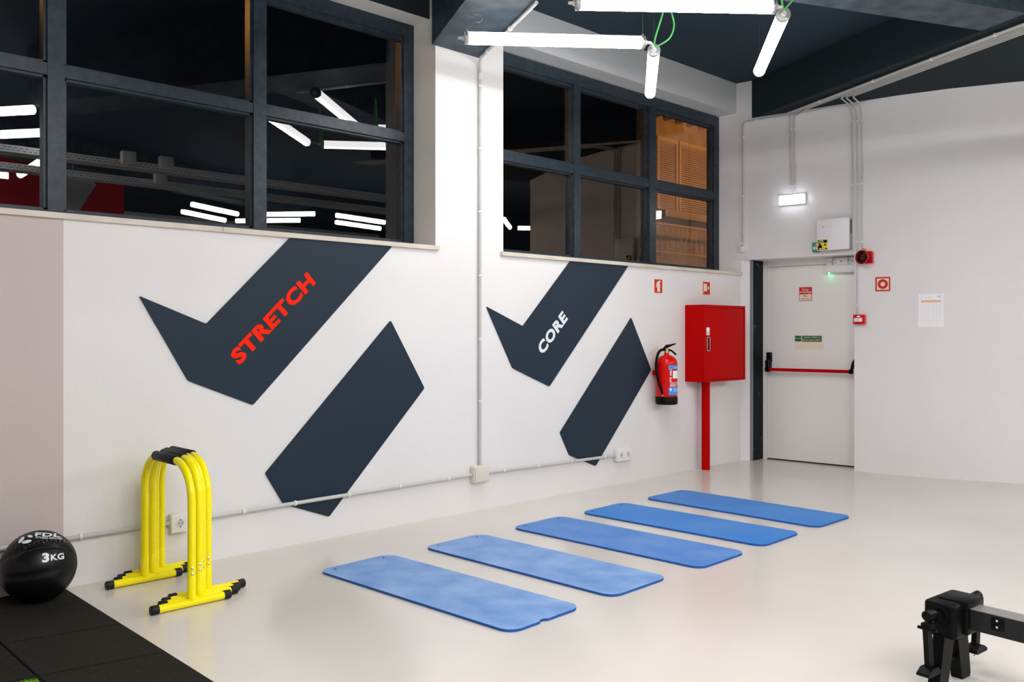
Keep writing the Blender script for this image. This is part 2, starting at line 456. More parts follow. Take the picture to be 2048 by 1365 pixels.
def window(name, label, xs, x0, x1, ztop, zb, tr, sill_x, sill_joints):
    """xs: mullion spans; frame from x0 to x1; tr: transom z span"""
    wdw = thing(name, label, 'window', (x0, YG, zb), kind='structure')
    D = .085
    mb = MB(); mb.box(x0, x1, ztop - .1, ztop, -D, 0, GF); mb.box(x0, x1, ztop - .125, ztop - .1, -D, -.02, GF)
    mb.box(x0, x1, zb, zb + .035, -D, 0, GF); mb.box(x0, x1, zb + .035, zb + .05, -D, -.02, GF)
    mb.box(x1 - .09, x1, zb + .035, ztop - .1, -D, 0, GF); mb.box(x1 - .105, x1 - .09, zb + .05, ztop - .125, -D, -.02, GF)
    mb.box(x0, x0 + .07, zb + .035, ztop - .1, -D, 0, GF)
    mb.build('frame', M['frame'], wdw)
    for a, b in xs:
        m2 = MB(); m2.box(a, b, zb + .034, ztop - .099, -D - .03, .004, GF)
        m2.box(a - .016, a, zb + .04, ztop - .11, -D, -.02, GF); m2.box(b, b + .016, zb + .04, ztop - .11, -D, -.02, GF)
        m2.build('mullion', M['frame'], wdw)
    edges = [x0 + .07] + [v for ab in xs for v in ab] + [x1 - .09]
    for i in range(0, len(edges), 2):
        a, b = edges[i], edges[i + 1]
        m2 = MB(); m2.box(a, b, tr[0], tr[1], -D, -.001, GF); m2.box(a, b, tr[0] - .014, tr[1] + .014, -D, -.02, GF); m2.build('transom', M['frame'], wdw)
        for z0, z1 in ((zb + .045, tr[0] - .01), (tr[1] + .01, ztop - .115)):
            MB().box(a + .004, b - .004, z0, z1, -.056, -.050, GF).build('pane', M['glass_coated' if name == 'window_2' else 'glass'], wdw)
            g = MB()      # pale glazing bead against the pane, bright at its lower edge
            g.box(a, b, z0 - .006, z0 + .006, -.05, -.036, GF); g.box(b - .006, b, z0, z1, -.05, -.036, GF)
            g.build('glazing_bead', M['steel'], wdw)
    js = [sill_x[0]] + sill_joints + [sill_x[1]]
    for i in range(len(js) - 1):
        MB().box(js[i] + .001, js[i + 1] - .001, 1.945, 1.975, -.30, .022 + .001 * (i % 2), LW).build('sill_slab', M['sill'], wdw)
    return wdw


window('window_1', 'large dark framed window on the left, lamps reflected in its glass', [(-.75, -.66), (.40, .49), (1.538, 1.625), (2.761, 2.849)], -1.2, 4.06, 3.635, 1.983, (2.76, 2.826), (-1.2, 4.085), [-.2, 1.04, 2.42, 3.22])
window('window_2', 'dark framed six pane window near the corner, orange lit building outside', [(5.845, 5.928), (6.944, 7.045)], 4.737, 8.165, 3.645, 1.983, (2.757, 2.84), (4.705, 8.185), [5.9, 7.3])

# ------------------------------------------------------------------ door
DF = Fr((8.465, 4.90, 0), (.0914, -.9958, 0), (0, 0, 1), (-.9958, -.0914, 0))    # u from the hinge corner, n into the room
dr = thing('door_1', 'white steel fire door with a red push bar', 'door', (8.47, 4.9, 0), kind='structure')
MB().box(8.255, 8.475, -4.903, -4.885, 0, 2.104, Fr((0, 0, 0), (1, 0, 0), (0, -1, 0), (0, 0, 1))).build('jamb_strip', M['jamb'], dr)
MB().box(8.236, 8.258, -4.9035, -4.880, 0, 2.100, Fr((0, 0, 0), (1, 0, 0), (0, -1, 0), (0, 0, 1))).build('galvanised_edge', M['jamb_grey'], dr)
mb = MB(); mb.box(0, .055, 0, 2.105, -.08, 0, DF); mb.box(.055, 1.08, 2.04, 2.105, -.08, 0, DF); mb.box(1.04, 1.08, 0, 2.04, -.08, 0, DF); mb.build('door_frame', M['door_frame'], dr)
MB().rbox(.058, 1.038, .012, 2.037, -.06, -.012, .003, DF).build('leaf', M['door'], dr)
bar = MB().tube([DF(.115, .957, .075), DF(.965, .957, .075)], .0165, 14).build('push_bar', M['red'], dr)
mb = MB(); mb.rbox(.065, .115, 1.03, 1.135, -.012, .035, .006, DF); mb.prism(round_poly([(.075, 1.05), (.112, 1.06), (.112, .93), (.082, .93)], .008), .03, .085, DF)
mb.tube([DF(.08, .957, .075), DF(.125, .957, .075)], .027, 14); mb.box(.072, .108, .96, 1.05, -.012, .02, DF); mb.build('bar_arm', M['black'], bar)
mb = MB(); mb.rbox(.985, 1.02, .915, 1.125, -.012, .03, .005, DF)
mb.tube([DF(1.0, 1.075, .03), DF(.985, 1.04, .05), DF(.972, .957, .075)], [.016, .017, .014], 10); mb.tube([DF(.955, .957, .075), DF(.985, .957, .075)], .024, 14); mb.build('bar_arm', M['black'], bar)
MB().box(.056, 1.04, .0, .011, -.055, -.02, DF).build('threshold_gap', M['black'], dr)

# magnetic lock at the head of the door
t = thing('magnetic_lock', 'grey metal magnetic lock with green light over the fire door', 'lock', DF(.85, 1.93, 0))
mb = MB(); mb.rbox(.705, 1.0, 2.02, 2.095, .0, .035, .003, DF)
for u in (.745, .86, .965): mb.tube([DF(u, 2.055, .034), DF(u, 2.055, .037)], .006, 8, mi=1)
for u in (.80, .925):
    for z in (2.04, 2.075): mb.tube([DF(u, z, .034), DF(u, z, .037)], .0045, 8, mi=1)
for z in (2.035, 2.05, 2.065, 2.08): mb.tube([DF(.718, z, .034), DF(.718, z, .037)], .003, 6, mi=1)
mb.build('armature_plate', [M['door_frame'], M['black']], t)
MB().rbox(.695, 1.0, 1.945, 2.018, .0, .055, .004, DF).build('magnet_bar', M['box_white'], t)
MB().tube([DF(.735, 1.945, .035), DF(.735, 1.938, .035)], .006, 10).build('indicator_light', M['led'], t)
for u in (.775, .935): MB().rbox(u - .012, u + .012, 2.025, 2.09, .033, .041, .003, DF).build('bracket', M['steel'], t)
MB().tube(bend([DF(.77, 2.09, .04), DF(.77, 2.10, .045), DF(.83, 2.10, .14), DF(1.0, 2.102, .2)], .03), .004, 6).build('cable', M['conduit'], t)


def sign(name, label, fr, w, h, cat='sign', border='cream_sign', group=None, thick=.003):
    t = thing(name, label, cat, fr(0, 0, 0), group=group)
    MB().prism(rrect(-w / 2, w / 2, -h / 2, h / 2, .002, 2), 0, thick, fr).build('plate', M[border], t); return t


def at(fr, u, z): return Fr(fr(u, z, 0), fr.u, fr.v, fr.n)


S = .0035
f = Fr(DF(.475, 1.742, -.0125), DF.u, DF.v, DF.n)
t = sign('door_sign', 'small red and cream sign reading Porta corta-fogo on the door', f, .135, .142, border='red_sign')
mb = MB(); mb.box(-.062, .062, -.066, -.002, .003, .0036, f); mb.build('cream_field', M['cream_sign'], t)
mb = MB(); mb.text('Porta', f, -.034, .036, .066, .022, S + .0003, .02); mb.text('corta-fogo', f, -.062, .006, .124, .027, S + .0003, .025); mb.build('lettering', M['cream_sign'], t, smooth=0)
mb = MB(); mb.text('Não', f, -.024, -.030, .046, .022, .0042, .01); mb.text('obstruir', f, -.045, -.058, .09, .019, .0042, .01); mb.build('lettering', M['red_sign'], t, smooth=0)
f = Fr(DF(.51, 1.245, -.0125), DF.u, DF.v, DF.n)
t = sign('door_sign', 'green and cream sign reading Apoiar sobre a barra para abrir on the door', f, .30, .145)
MB().box(-.147, -.080, .007, .066, .003, .0036, f).build('pictogram_field', M['green_sign'], t)
MB().box(-.071, .134, .005, .066, .003, .0036, f).build('text_field', M['green_sign'], t)
mb = MB(); mb.text('Apoiar sobre a', f, -.055, .040, .172, .019, .0042, .02); mb.text('barra para abrir', f, -.062, .012, .188, .020, .0042, .02); mb.build('lettering', M['cream_sign'], t, smooth=0)
mb = MB()
mb.tube([f(-.142, .036, .004), f(-.132, .043, .004), f(-.124, .037, .004), f(-.104, .037, .004), f(-.095, .043, .004), f(-.085, .036, .004)], .0022, 6); mb.build('pictogram', M['cream_sign'], t)

# ------------------------------------------------------------------ equipment on the right wall
G1 = rw(0, 4.43)


def clip_ring(mb, fr, u, z, r):
    mb.rbox(u - r - .005, u + r + .005, z - .006, z + .006, 0, 2 * r + .005, .0025, fr)


def conduit(name, label, path, r=.0085, clips=(), group='grey conduits on the right wall', m_='conduit', b=.05):
    t = thing(name, label, 'conduit', path[0], group=group)
    MB().tube(bend(path, b), r, 10).build('pipe', M[m_], t)
    for c, dirv in clips:
        mb = MB(); c = Vector(c); dirv = Vector(dirv).normalized()
        mb.tube([c - dirv * .007, c + dirv * .007], r + .0045, 10); mb.build('clip', M['plastic_white'], t)
    return t


def wp(i, y, z, off=.014): f_ = rw(i, y); return f_(0, z, off)


def soff(ofs, y, z=3.553):
    """point under the right-hand beam at a given offset across it, where it passes y"""
    # BN.x * X + BN.y * y = ofs
    return Vector(((ofs - BN.y * y) / BN.x, y, z))


U3 = (0, 0, 1)
offs = [5.515 + .034 * i for i in range(6)]
LB = 'light grey conduit, %s under the ceiling beam along the right wall'
beamclips = [(lambda o_: [(soff(o_, y), BU) for y in (4.0, 3.35, 2.75, 2.2, 1.7)])(o_) for o_ in offs]
conduit('conduit', 'grey conduit under the beam running down to the motion detector', [soff(offs[0], .9), soff(offs[0], 4.42), wp(0, 4.56, 3.553), wp(0, 4.945, 3.545), wp(0, 4.95, 2.29)], .0105,
        beamclips[0] + [(wp(0, 4.80, 3.551), (.1, -1, 0)), (wp(0, 4.95, 3.39), U3), (wp(0, 4.95, 2.77), U3)])
conduit('conduit', 'grey conduit from the beam down to the left end of the emergency light', [soff(offs[1], .9), soff(offs[1], 4.30), wp(0, 4.44, 3.552), wp(0, 4.445, 3.45), wp(0, 4.445, 2.75)], .0078, [(wp(0, 4.445, 3.40), U3), (wp(0, 4.445, 2.83), U3)])
conduit('conduit', 'grey conduit from the beam down to the middle of the emergency light', [soff(offs[2], .9), soff(offs[2], 4.22), wp(0, 4.35, 3.552), wp(0, 4.405, 3.52), wp(0, 4.405, 2.75)], .0078, [(wp(0, 4.405, 3.40), U3), (wp(0, 4.405, 2.83), U3)])
conduit('conduit', 'grey conduit from the beam down to the white control box', [soff(offs[3], .9), soff(offs[3], 3.80), wp(0, 3.86, 3.55), wp(0, 3.845, 3.42), wp(0, 3.845, 2.46)], .0078, [(wp(0, 3.845, 3.39), U3), (wp(0, 3.845, 2.78), U3)])
conduit('conduit', 'grey conduit from the beam down to the red call point', [soff(offs[4], .9), soff(offs[4], 3.76), wp(1, 3.82, 3.55), wp(1, 3.80, 3.42), wp(1, 3.80, 1.52)], .0078, [(wp(1, 3.80, z), U3) for z in (3.39, 2.78, 2.22, 1.61)])
conduit('conduit', 'grey conduit from the beam down to the red siren', [soff(offs[5], .9), soff(offs[5], 3.70), wp(1, 3.77, 3.55), wp(1, 3.757, 3.42), wp(1, 3.757, 2.17)], .0078, [(wp(1, 3.757, z), U3) for z in (3.39, 2.78, 2.22)])

# motion detector
f = at(rw(0, 4.957), 0, 2.24)
t = thing('motion_detector', 'small white rounded motion detector above the door corner', 'detector', f(0, 0, 0))
MB().prism(rrect(-.030, .034, -.055, .052, .03, 6), 0, .035, f).build('housing', M['plastic_white'], t)
MB().rbox(-.018, .026, -.04, .008, .030, .046, .008, f).build('lens', M['box_white'], t)
MB().rbox(-.012, .02, .011, .016, .0345, .0365, .0008, f).build('slot', M['black'], t)

# emergency light
f = at(rw(0, 4.426), 0, 2.687)
t = thing('emergency_light', 'glowing white rectangular emergency light on the right wall', 'light', f(0, 0, 0))
MB().rbox(-.135, .135, -.052, .052, 0, .03, .004, f).build('housing', M['plastic_white'], t)
MB().rbox(-.128, .128, -.046, .046, .028, .05, .006, f).build('diffuser', M['exit_glow'], t)

# control box
f = at(rw(0, 4.0), 0, 2.303)
t = thing('control_box', 'white metal control box above the fire door', 'box', f(0, 0, 0))
MB().box(-.155, .155, -.15, .15, 0, .085, f).build('back_box', M['dull_steel'], t)
MB().rbox(-.158, .150, -.152, .152, .072, .098, .002, f).build('cover', M['box_white'], t)
mb = MB()
for i in range(22): mb.box(.1545, .1565, .13 - i * .006, .133 - i * .006, .02, .066, f)
mb.build('vent_slots', M['black'], t)
mb = MB(); mb.box(-.105, -.082, .078, .084, .098, .0985, f); mb.box(-.104, -.086, .070, .075, .098, .0985, f); mb.box(-.04, -.012, .112, .116, .098, .0985, f); mb.box(-.048, -.005, .068, .071, .098, .0985, f); mb.box(-.048, -.005, .1, .102, .098, .0985, f)
mb.build('printed_marks', M['print_grey'], t)
for z in (.1, -.08): MB().tube([f(.138, z, .098), f(.138, z, .0995)], .003, 8).build('screw', M['dull_steel'], t)
g = at(f, -.102, -.098); g = Fr(g(0, 0, .0985), g.u, g.v, g.n)
st = MB().box(-.051, .051, -.052, .052, 0, .0006, g).build('warning_sticker', M['sticker_yellow'], t)
mb = MB()
mb.box(-.046, .046, .018, .047, .0006, .001, g); mb.box(-.046, .046, -.047, -.033, .0006, .001, g)
mb.prism([(-.046, -.03), (-.046, -.012), (-.03, -.002), (-.02, -.014), (-.008, -.03)], .0006, .001, g); mb.prism([(-.046, .012), (-.028, .016), (-.012, .002), (0, -.03), (-.012, -.03), (-.03, .0)], .0006, .001, g)
mb.prism([(.002, -.006), (.018, .0), (.026, .014), (.032, .002), (.046, -.004), (.03, -.01)], .0006, .001, g); mb.build('printed_black', M['black'], st)
mb = MB(); mb.text('ALARME', g, -.042, .034, .05, .010, .0013, .02); mb.text('24 HORAS', g, -.042, .021, .056, .010, .0013, .02); mb.box(-.03, .03, -.043, -.037, .001, .0013, g); mb.build('lettering', M['white_letter'], st, smooth=0)

# green call point, partly behind the control box
f = at(rw(0, 4.175), 0, 2.19)
t = thing('door_release_button', 'green call point partly hidden behind the white control box', 'call point', f(0, 0, 0))
MB().rbox(-.044, .018, -.046, .046, 0, .05, .005, f).build('housing', M['green'], t)
MB().box(-.034, .016, -.022, .008, .050, .0515, f).build('press_plate', M['plastic_white'], t)
mb = MB(); mb.box(-.014, -.007, .022, .032, .05, .051, f); mb.box(-.003, .007, .02, .034, .05, .051, f); mb.build('symbol', M['white_letter'], t)
mb = MB()
for k in range(3): mb.box(-.018 + k * .012, -.012 + k * .012, -.012, -.004, .0515, .052, f)
mb.build('printed_marks', M['black'], t)

# siren
f = at(rw(1, 3.70), 0, 2.065)
t = thing('alarm_siren', 'round dark red alarm siren beside the white control box', 'siren', f(0, 0, 0))
MB().prism(rrect(-.038, .05, -.058, .058, .014, 5), 0, .05, f).build('base', M['red_bright'], t)
hf = Fr(f(-.012, 0, .05), (f.u * .96 + f.n * .28), f.v, (f.n * .93 - f.u * .36))
mb = MB(); mb.lathe([(.034, -.02), (.05, .0), (.056, .03), (.066, .062), (.062, .064), (.054, .05), (.045, .012), (.02, .006), (.018, .028), (.002, .032)], hf, 30); mb.build('horn', M['horn'], t)
mb = MB(); mb.ring(0, 0, .056, .067, .048, .060, hf, seg=30); mb.build('horn_rim', M['red_bright'], t)
MB().tube(bend([f(-.055, .09, .012), f(-.03, .085, .02), f(.0, .055, .03)], .02), .006, 8).build('cable', M['orange_cable'], t)

# red manual call point
f = at(rw(1, 3.775), 0, 1.471)
t = thing('fire_call_point', 'small red fire call point beside the fire door', 'call point', f(0, 0, 0))
MB().rbox(-.052, .056, -.046, .046, 0, .055, .004, f).build('housing', M['red_bright'], t)
MB().rbox(-.042, .034, -.022, .014, .054, .058, .002, f).build('press_plate', M['plastic_white'], t)
mb = MB(); mb.tube([f(-.004, -.004, .058), f(-.004, -.004, .059)], .004, 10); mb.build('press_dot', M['black'], t); MB().box(-.012, .004, -.038, -.031, .055, .056, f).build('keyhole', M['black'], t)
mb = MB(); mb.prism([(-.018, .022), (.018, .022), (.016, .03), (.006, .034), (.0, .04), (-.008, .034), (-.016, .032)], .0545, .0555, f); mb.build('flame_symbol', M['white_letter'], t)

# alarm sign
f = at(rw(1, 3.568), 0, 1.806)
t = sign('alarm_sign', 'square red and cream sign with a red ring on the right wall', f, .155, .15)
mb = MB(); o_ = .068; i_ = .054
mb.box(-o_, o_, i_, o_, .003, .0037, f); mb.box(-o_, o_, -o_, -i_, .003, .0037, f); mb.box(-o_, -i_, -i_, i_, .003, .0037, f); mb.box(i_, o_, -i_, i_, .003, .0037, f); mb.build('red_border', M['red_sign'], t)
MB().ring(0, 0, .021, .047, .003, .0037, f).build('red_ring', M['red_sign'], t)

# paper notice
f = at(rw(2, 3.16), 0, 1.55)
t = thing('paper_notice', 'white paper notice with an orange band taped to the wall', 'notice', f(0, 0, 0))
MB().box(-.106, .106, -.153, .153, 0, .004, f).build('sheet', M['paper'], t)
MB().box(-.083, .083, .074, .095, .004, .0046, f).build('orange_band', M['orange_print'], t)
MB().text('FIT', f, .058, .122, .026, .012, .0045, .03).build('red_mark', M['red_sign'], t, smooth=0)
mb = MB()
mb.box(-.083, -.076, .105, .112, .004, .0044, f); mb.box(-.06, .01, .117, .119, .004, .0044, f)
for i in range(17): mb.box(-.083, .083, .06 - i * .011, .0606 - i * .011, .004, .0043, f)
for x in (-.083, -.04, -.012, .02, .052, .083): mb.box(x - .0003, x + .0003, -.117, .07, .004, .0043, f)
mb.build('printed_table', M['print_grey'], t)

# ------------------------------------------------------------------ graphics on the window wall
UP1 = [(1.931, 1.552), (2.323, 1.398), (2.873, 1.945), (3.668, 1.945), (2.62, .903), (2.212, 1.067)]
LO1 = [(3.655, 1.431), (3.953, .948), (3.16, .142), (2.827, .269), (2.701, .476)]
UP2 = [(4.552, 1.546), (4.946, 1.397), (5.506, 1.945), (6.284, 1.945), (5.253, .904), (4.833, 1.066)]
LO2 = [(6.327, 1.481), (6.625, 1.0), (5.834, .19), (5.495, .317), (5.38, .515)]
for U_, L_, txt, mt, o0, wd, hh, lab in ((UP1, LO1, 'STRETCH', 'red_letter', (2.532, 1.146), .742, .100, 'navy angular arrow panels on the wall with orange red word STRETCH'),
                                         (UP2, LO2, 'CORE', 'white_letter', (5.172, 1.158), .428, .103, 'navy angular arrow panels on the wall with white word CORE')):
    t = thing('wall_graphic', lab, 'wall panel', (U_[4][0], YW, .2), group='navy graphics on the window wall')
    MB().prism(round_poly(U_, .014), 0, .008, LW).build('panel', M['graphic'], t)
    MB().prism(round_poly(L_, .014), 0, .008, LW).build('panel', M['graphic'], t)
    a = math.radians(44.4); tf = Fr((o0[0], YW - .0085, o0[1]), (math.cos(a), 0, math.sin(a)), (-math.sin(a), 0, math.cos(a)), (0, -1, 0))
    for lt_ in islands(MB().text(txt, tf, 0, 0, wd, hh, .0006, .048)): lt_.build('letter', M[mt], t, smooth=0)

# ------------------------------------------------------------------ conduits, sockets on the window wall
CL = 'grey conduits on the window wall'
t = conduit('conduit', 'upright grey conduit between the two windows', [(3.95, 3.85, 3.41), (4.45, 4.93, 3.41), (4.478, 4.962, 3.34), (4.478, 4.962, .34)], .0125,
            [((4.478, 4.962, z), U3) for z in (3.213, 2.737, 2.262, 1.778, 1.299, .827)] + [((4.37, 4.757, 3.41), (.42, .9, 0)), ((4.16, 4.304, 3.41), (.42, .9, 0))], CL, b=.09)
MB().tube([(4.478, 4.962, 3.26), (4.478, 4.962, 3.31)], .0155, 12).build('coupler', M['plastic_white'], t)
CC = (1, 0, 0)
conduit('conduit', 'low grey conduit running behind the yellow frames to the socket', [(1.0, 4.962, .262), (2.10, 4.962, .262)], .0125, [((x, 4.962, .262), CC) for x in (1.62, 2.03)], CL)
conduit('conduit', 'low grey conduit crossing the foot of the STRETCH graphic', [(2.2, 4.958, .262), (4.39, 4.958, .278)], .0125, [((x, 4.958, .262 + .0073 * (x - 2.2)), CC) for x in (2.55, 2.90, 3.30, 3.72, 4.16)], CL)
conduit('conduit', 'low grey conduit crossing the foot of the CORE graphic', [(4.55, 4.958, .278), (6.09, 4.958, .258)], .0125, [((x, 4.958, .278 - .013 * (x - 4.55)), CC) for x in (4.72, 5.1, 5.5, 5.93)], CL)
t = thing('junction_box', 'square cream junction box where the wall conduits meet', 'junction box', (4.47, YW, .21))
MB().rbox(4.392, 4.548, .214, .342, 0, .048, .008, LW).build('base', M['plastic_cream'], t)
MB().rbox(4.400, 4.540, .222, .334, .046, .055, .004, LW).build('lid', M['plastic_cream'], t)


def socket(t, cx, cz, w_, h_):
    f_ = Fr((cx, YW - .045, cz), (1, 0, 0), (0, 0, 1), (0, -1, 0))
    MB().ring(0, 0, .020, .026, -.004, .003, f_, seg=24).build('socket_rim', M['plastic_white'], t)
    mb = MB(); mb.tube([f_(0, 0, -.001), f_(0, 0, .0015)], .0205, 24); mb.build('socket_well', M['conduit'], t)
    mb = MB(); [mb.tube([f_(s * .0095, 0, .001), f_(s * .0095, 0, .003)], .0028, 8) for s in (-1, 1)]; [mb.box(-.003, .003, s * .02 - .003, s * .02 + .003, .001, .004, f_) for s in (-1, 1)]
    mb.build('socket_contacts', M['black'], t)


t = thing('wall_socket', 'white wall socket seen through the yellow frames', 'socket', (2.15, YW, .2), group='wall sockets')
MB().rbox(2.098, 2.20, .203, .312, 0, .045, .007, LW).build('housing', M['plastic_white'], t); socket(t, 2.15, .258, 0, 0)
t = thing('wall_socket', 'white double wall socket below the fire extinguisher', 'socket', (6.19, YW, .2), group='wall sockets')
MB().rbox(6.085, 6.29, .202, .314, 0, .045, .007, LW).build('housing', M['plastic_white'], t); socket(t, 6.14, .258, 0, 0); socket(t, 6.235, .258, 0, 0)

# ------------------------------------------------------------------ fire signs, cabinet, extinguisher
f = Fr((6.739, YW, 1.780), (1, 0, 0), (0, 0, 1), (0, -1, 0))
t = sign('fire_sign', 'red sign with a cream fire extinguisher symbol under the window', f, .142, .145)
MB().box(-.061, .061, -.063, .063, .003, .0036, f).build('red_field', M['red_sign'], t)
mb = MB(); mb.prism(round_poly([(-.018, -.052), (.024, -.052), (.024, .025), (.010, .036), (-.006, .036), (-.018, .025)], .005), .0036, .0044, f)
mb.tube([f(.034, .050, .004), f(.008, .047, .004), (f(-.018, .036, .004)), f(-.030, .018, .004), f(-.034, -.014, .004)], .004, 6); mb.box(-.002, .014, .036, .046, .0036, .0044, f); mb.tube([f(.012, .044, .004), f(.034, .036, .004)], .003, 6)
mb.build('extinguisher_symbol', M['cream_sign'], t)
f = Fr((7.537, YW, 1.787), (1, 0, 0), (0, 0, 1), (0, -1, 0))
t = sign('fire_sign', 'red sign with a cream hose reel symbol above the red cabinet', f, .142, .145)
MB().box(-.061, .061, -.063, .063, .003, .0036, f).build('red_field', M['red_sign'], t)
mb = MB(); mb.box(-.050, .008, -.030, .045, .0036, .0044, f); mb.tube([f(.008, .004, .004), f(.034, .004, .004)], .003, 6); mb.tube([f(.034, .004, .0036), f(.034, .004, .0046)], .014, 12); mb.box(-.05, -.043, -.052, -.03, .0036, .0044, f)
mb.build('hose_reel_symbol', M['cream_sign'], t)

t = thing('fire_hose_cabinet', 'red steel fire hose cabinet on a red pipe beside the door', 'cabinet', (7.54, 4.87, 0))
CX0, CX1, CY, CZ0, CZ1 = 7.173, 7.906, 4.762, .868, 1.612
mb = MB(); mb.box(CX0, CX1, CZ0, CZ1, 0, .205, LW); mb.build('body', M['red'], t)
mb = MB()
for a in ((CX0, CX1, CZ1 - .022, CZ1), (CX0, CX1, CZ0, CZ0 + .018), (CX0, CX0 + .018, CZ0 + .018, CZ1 - .022), (CX1 - .018, CX1, CZ0 + .018, CZ1 - .022)): mb.box(*a, .205, .219, LW)
mb.build('front_frame', M['red'], t)
dd = MB().rbox(CX0 + .021, CX1 - .021, CZ0 + .021, CZ1 - .026, .203, .2165, .002, LW).build('cabinet_door', M['red'], t)
hd = Fr((7.245, YW - .2165, 1.235), (1, 0, 0), (0, 0, 1), (0, -1, 0))
mb = MB(); mb.prism(rrect(-.028, .028, -.068, .068, .012, 4), 0, .002, hd, mi=1)
for z0, z1, x0, x1 in ((.060, .068, -.026, .026), (-.068, -.060, -.026, .026), (-.06, .06, -.028, -.020), (-.06, .06, .020, .028)): mb.rbox(x0, x1, z0, z1, 0, .006, .002, hd)
mb.rbox(-.014, .0, -.05, .05, .001, .004, .001, hd, mi=2); mb.build('handle', [M['steel'], M['black'], M['red']], dd)
mb = MB(); g = Fr((7.240, YW - .2165, 1.357), (1, 0, 0), (0, 0, 1), (0, -1, 0)); mb.prism(rrect(-.026, .026, -.037, .037, .004, 3), 0, .0008, g); mb.build('label', M['paper'], dd)
mb = MB(); [mb.box(-.014, .012, -.028 + k * .009, -.023 + k * .009, .0008, .0012, g) for k in range(3)]; mb.build('label_print', M['red_sign'], dd)
MB().tube([(7.393, 4.89, 0), (7.393, 4.89, CZ0 + .01)], .041, 20).build('standpipe', M['red'], t)

t = thing('fire_extinguisher', 'red fire extinguisher with black hose hanging left of the cabinet', 'fire extinguisher', (6.70, 4.86, .69))
ef = Fr((6.70, 4.855, 0), (1, 0, 0), (0, 1, 0), (0, 0, 1)); R_ = .098
mb = MB(); mb.lathe([(.03, .70), (R_ - .004, .70), (R_, .71), (R_, 1.055), (R_ * .97, 1.08), (R_ * .86, 1.103), (R_ * .62, 1.125), (R_ * .34, 1.137), (R_ * .24, 1.14), (R_ * .22, 1.16), (.005, 1.16)], ef, 36); mb.build('cylinder', M['red_bright'], t)
mb = MB(); mb.lathe([(.03, .682), (R_ - .008, .682), (R_ + .004, .692), (R_ + .004, .752), (R_ + .001, .757), (.03, .757)], ef, 36); mb.build('base_ring', M['black'], t)
mb = MB(); mb.lathe([(.010, 1.158), (.024, 1.158), (.024, 1.178), (.018, 1.18), (.018, 1.20), (.008, 1.205)], ef, 16); mb.build('valve', M['brass'], t)
a = math.radians(-60); hv = Vector((math.cos(math.radians(-28)), math.sin(math.radians(-28)), 0)); c0 = Vector((6.70, 4.855, 0))
mb = MB()
mb.tube([c0 - hv * .028 + Vector((0, 0, 1.195)), c0 + Vector((0, 0, 1.218)), c0 + hv * .04 + Vector((0, 0, 1.226)), c0 + hv * .092 + Vector((0, 0, 1.242))], [.012, .017, .011, .006], 8)
mb.tube([c0 + Vector((0, 0, 1.19)), c0 + hv * .05 + Vector((0, 0, 1.178)), c0 + hv * .095 + Vector((0, 0, 1.14))], [.012, .009, .009], 8); mb.build('lever_handle', M['black'], t)
hs = -hv
mb = MB(); hp = [c0 + hs * x + Vector((0, 0, z)) + Vector((0, -y, 0)) for x, y, z in ((.015, 0, 1.185), (.05, .0, 1.188), (.10, .02, 1.165), (.138, .04, 1.10), (.150, .05, 1.0), (.138, .06, .90), (.110, .065, .82), (.094, .066, .775))]
mb.tube(bend(hp, .05, 3), .0125, 10); mb.build('hose', M['black'], t)
MB().tube([hp[-1], hp[-1] + Vector((0.002, 0, -.022))], .0135, 10).build('hose_tip', M['plastic_white'], t)
MB().box(6.655, 6.78, .955, .99, 0, .03, LW).box(6.648, 6.662, .95, .995, 0, .05, LW).build('wall_bracket', M['red'], t)


def curved_patch(c, r, a0, a1, z0, z1, n=8):
    P = [(c[0] + r * math.cos(a0 + (a1 - a0) * i / n), c[1] + r * math.sin(a0 + (a1 - a0) * i / n)) for i in range(n + 1)]
    mb = MB(); mb.add([(x, y, z) for z in (z0, z1) for x, y in P], [(i, i + 1, n + 2 + i, n + 1 + i) for i in range(n)]); return mb


A0, A1 = math.radians(-133), math.radians(-45)
E_ = (6.70, 4.855)
curved_patch(E_, R_ + .0008, A0, A1, 1.008, 1.045).build('label_head', M['blue_label'], t)
curved_patch(E_, R_ + .0008, A0 + .0, A1, .775, .845).build('label_foot', M['blue_label'], t)
curved_patch(E_, R_ + .0009, A0 + .42, A1, .925, .995).build('label_picture', M['paper'], t)


def curved_text(s, a_mid, zmid, w_, h_, vertical=False, r=R_ + .0012, bold=.02):
    vs, fs = text_geo(s, bold); P = []
    for a_, b_ in vs:
        x, y = ((a_ - .5) * w_, (b_ - .5) * h_)
        if vertical: x, y = -y, x
        an = a_mid + x / r; P.append((E_[0] + r * math.cos(an), E_[1] + r * math.sin(an), zmid + y))
    return MB().add(P, fs)


mb = curved_text('PÓ ABC', A0 + .17, .955, .12, .026, True); b2 = curved_text('6 kg', A0 + .62, .935, .05, .02, False, R_ + .0014); b3 = curved_text('Extintor', A0 + .85, 1.025, .06, .016)
for q in (b3,): mb.add(q.v, q.f)
mb.build('label_lettering', M['white_letter'], t, smooth=0)
mb = MB()
for k in range(5):
    q = curved_patch(E_, R_ + .001, A0 + .12, A1 - .25 + .05 * (k % 2), .888 - k * .006, .890 - k * .006); mb.add(q.v, q.f)
for k in range(3):
    q = curved_patch(E_, R_ + .0013, A0 + .5, A1 - .3, .832 - k * .012, .836 - k * .012); mb.add(q.v, q.f)
q = curved_patch(E_, R_ + .0013, A0 + .1, A0 + .3, .812, .836); mb.add(q.v, q.f); q = curved_patch(E_, R_ + .0013, A0 + .12, A0 + .8, .853, .861); mb.add(q.v, q.f)
mb.build('label_small_print', M['white_letter'], t)

# ------------------------------------------------------------------ exercise mats


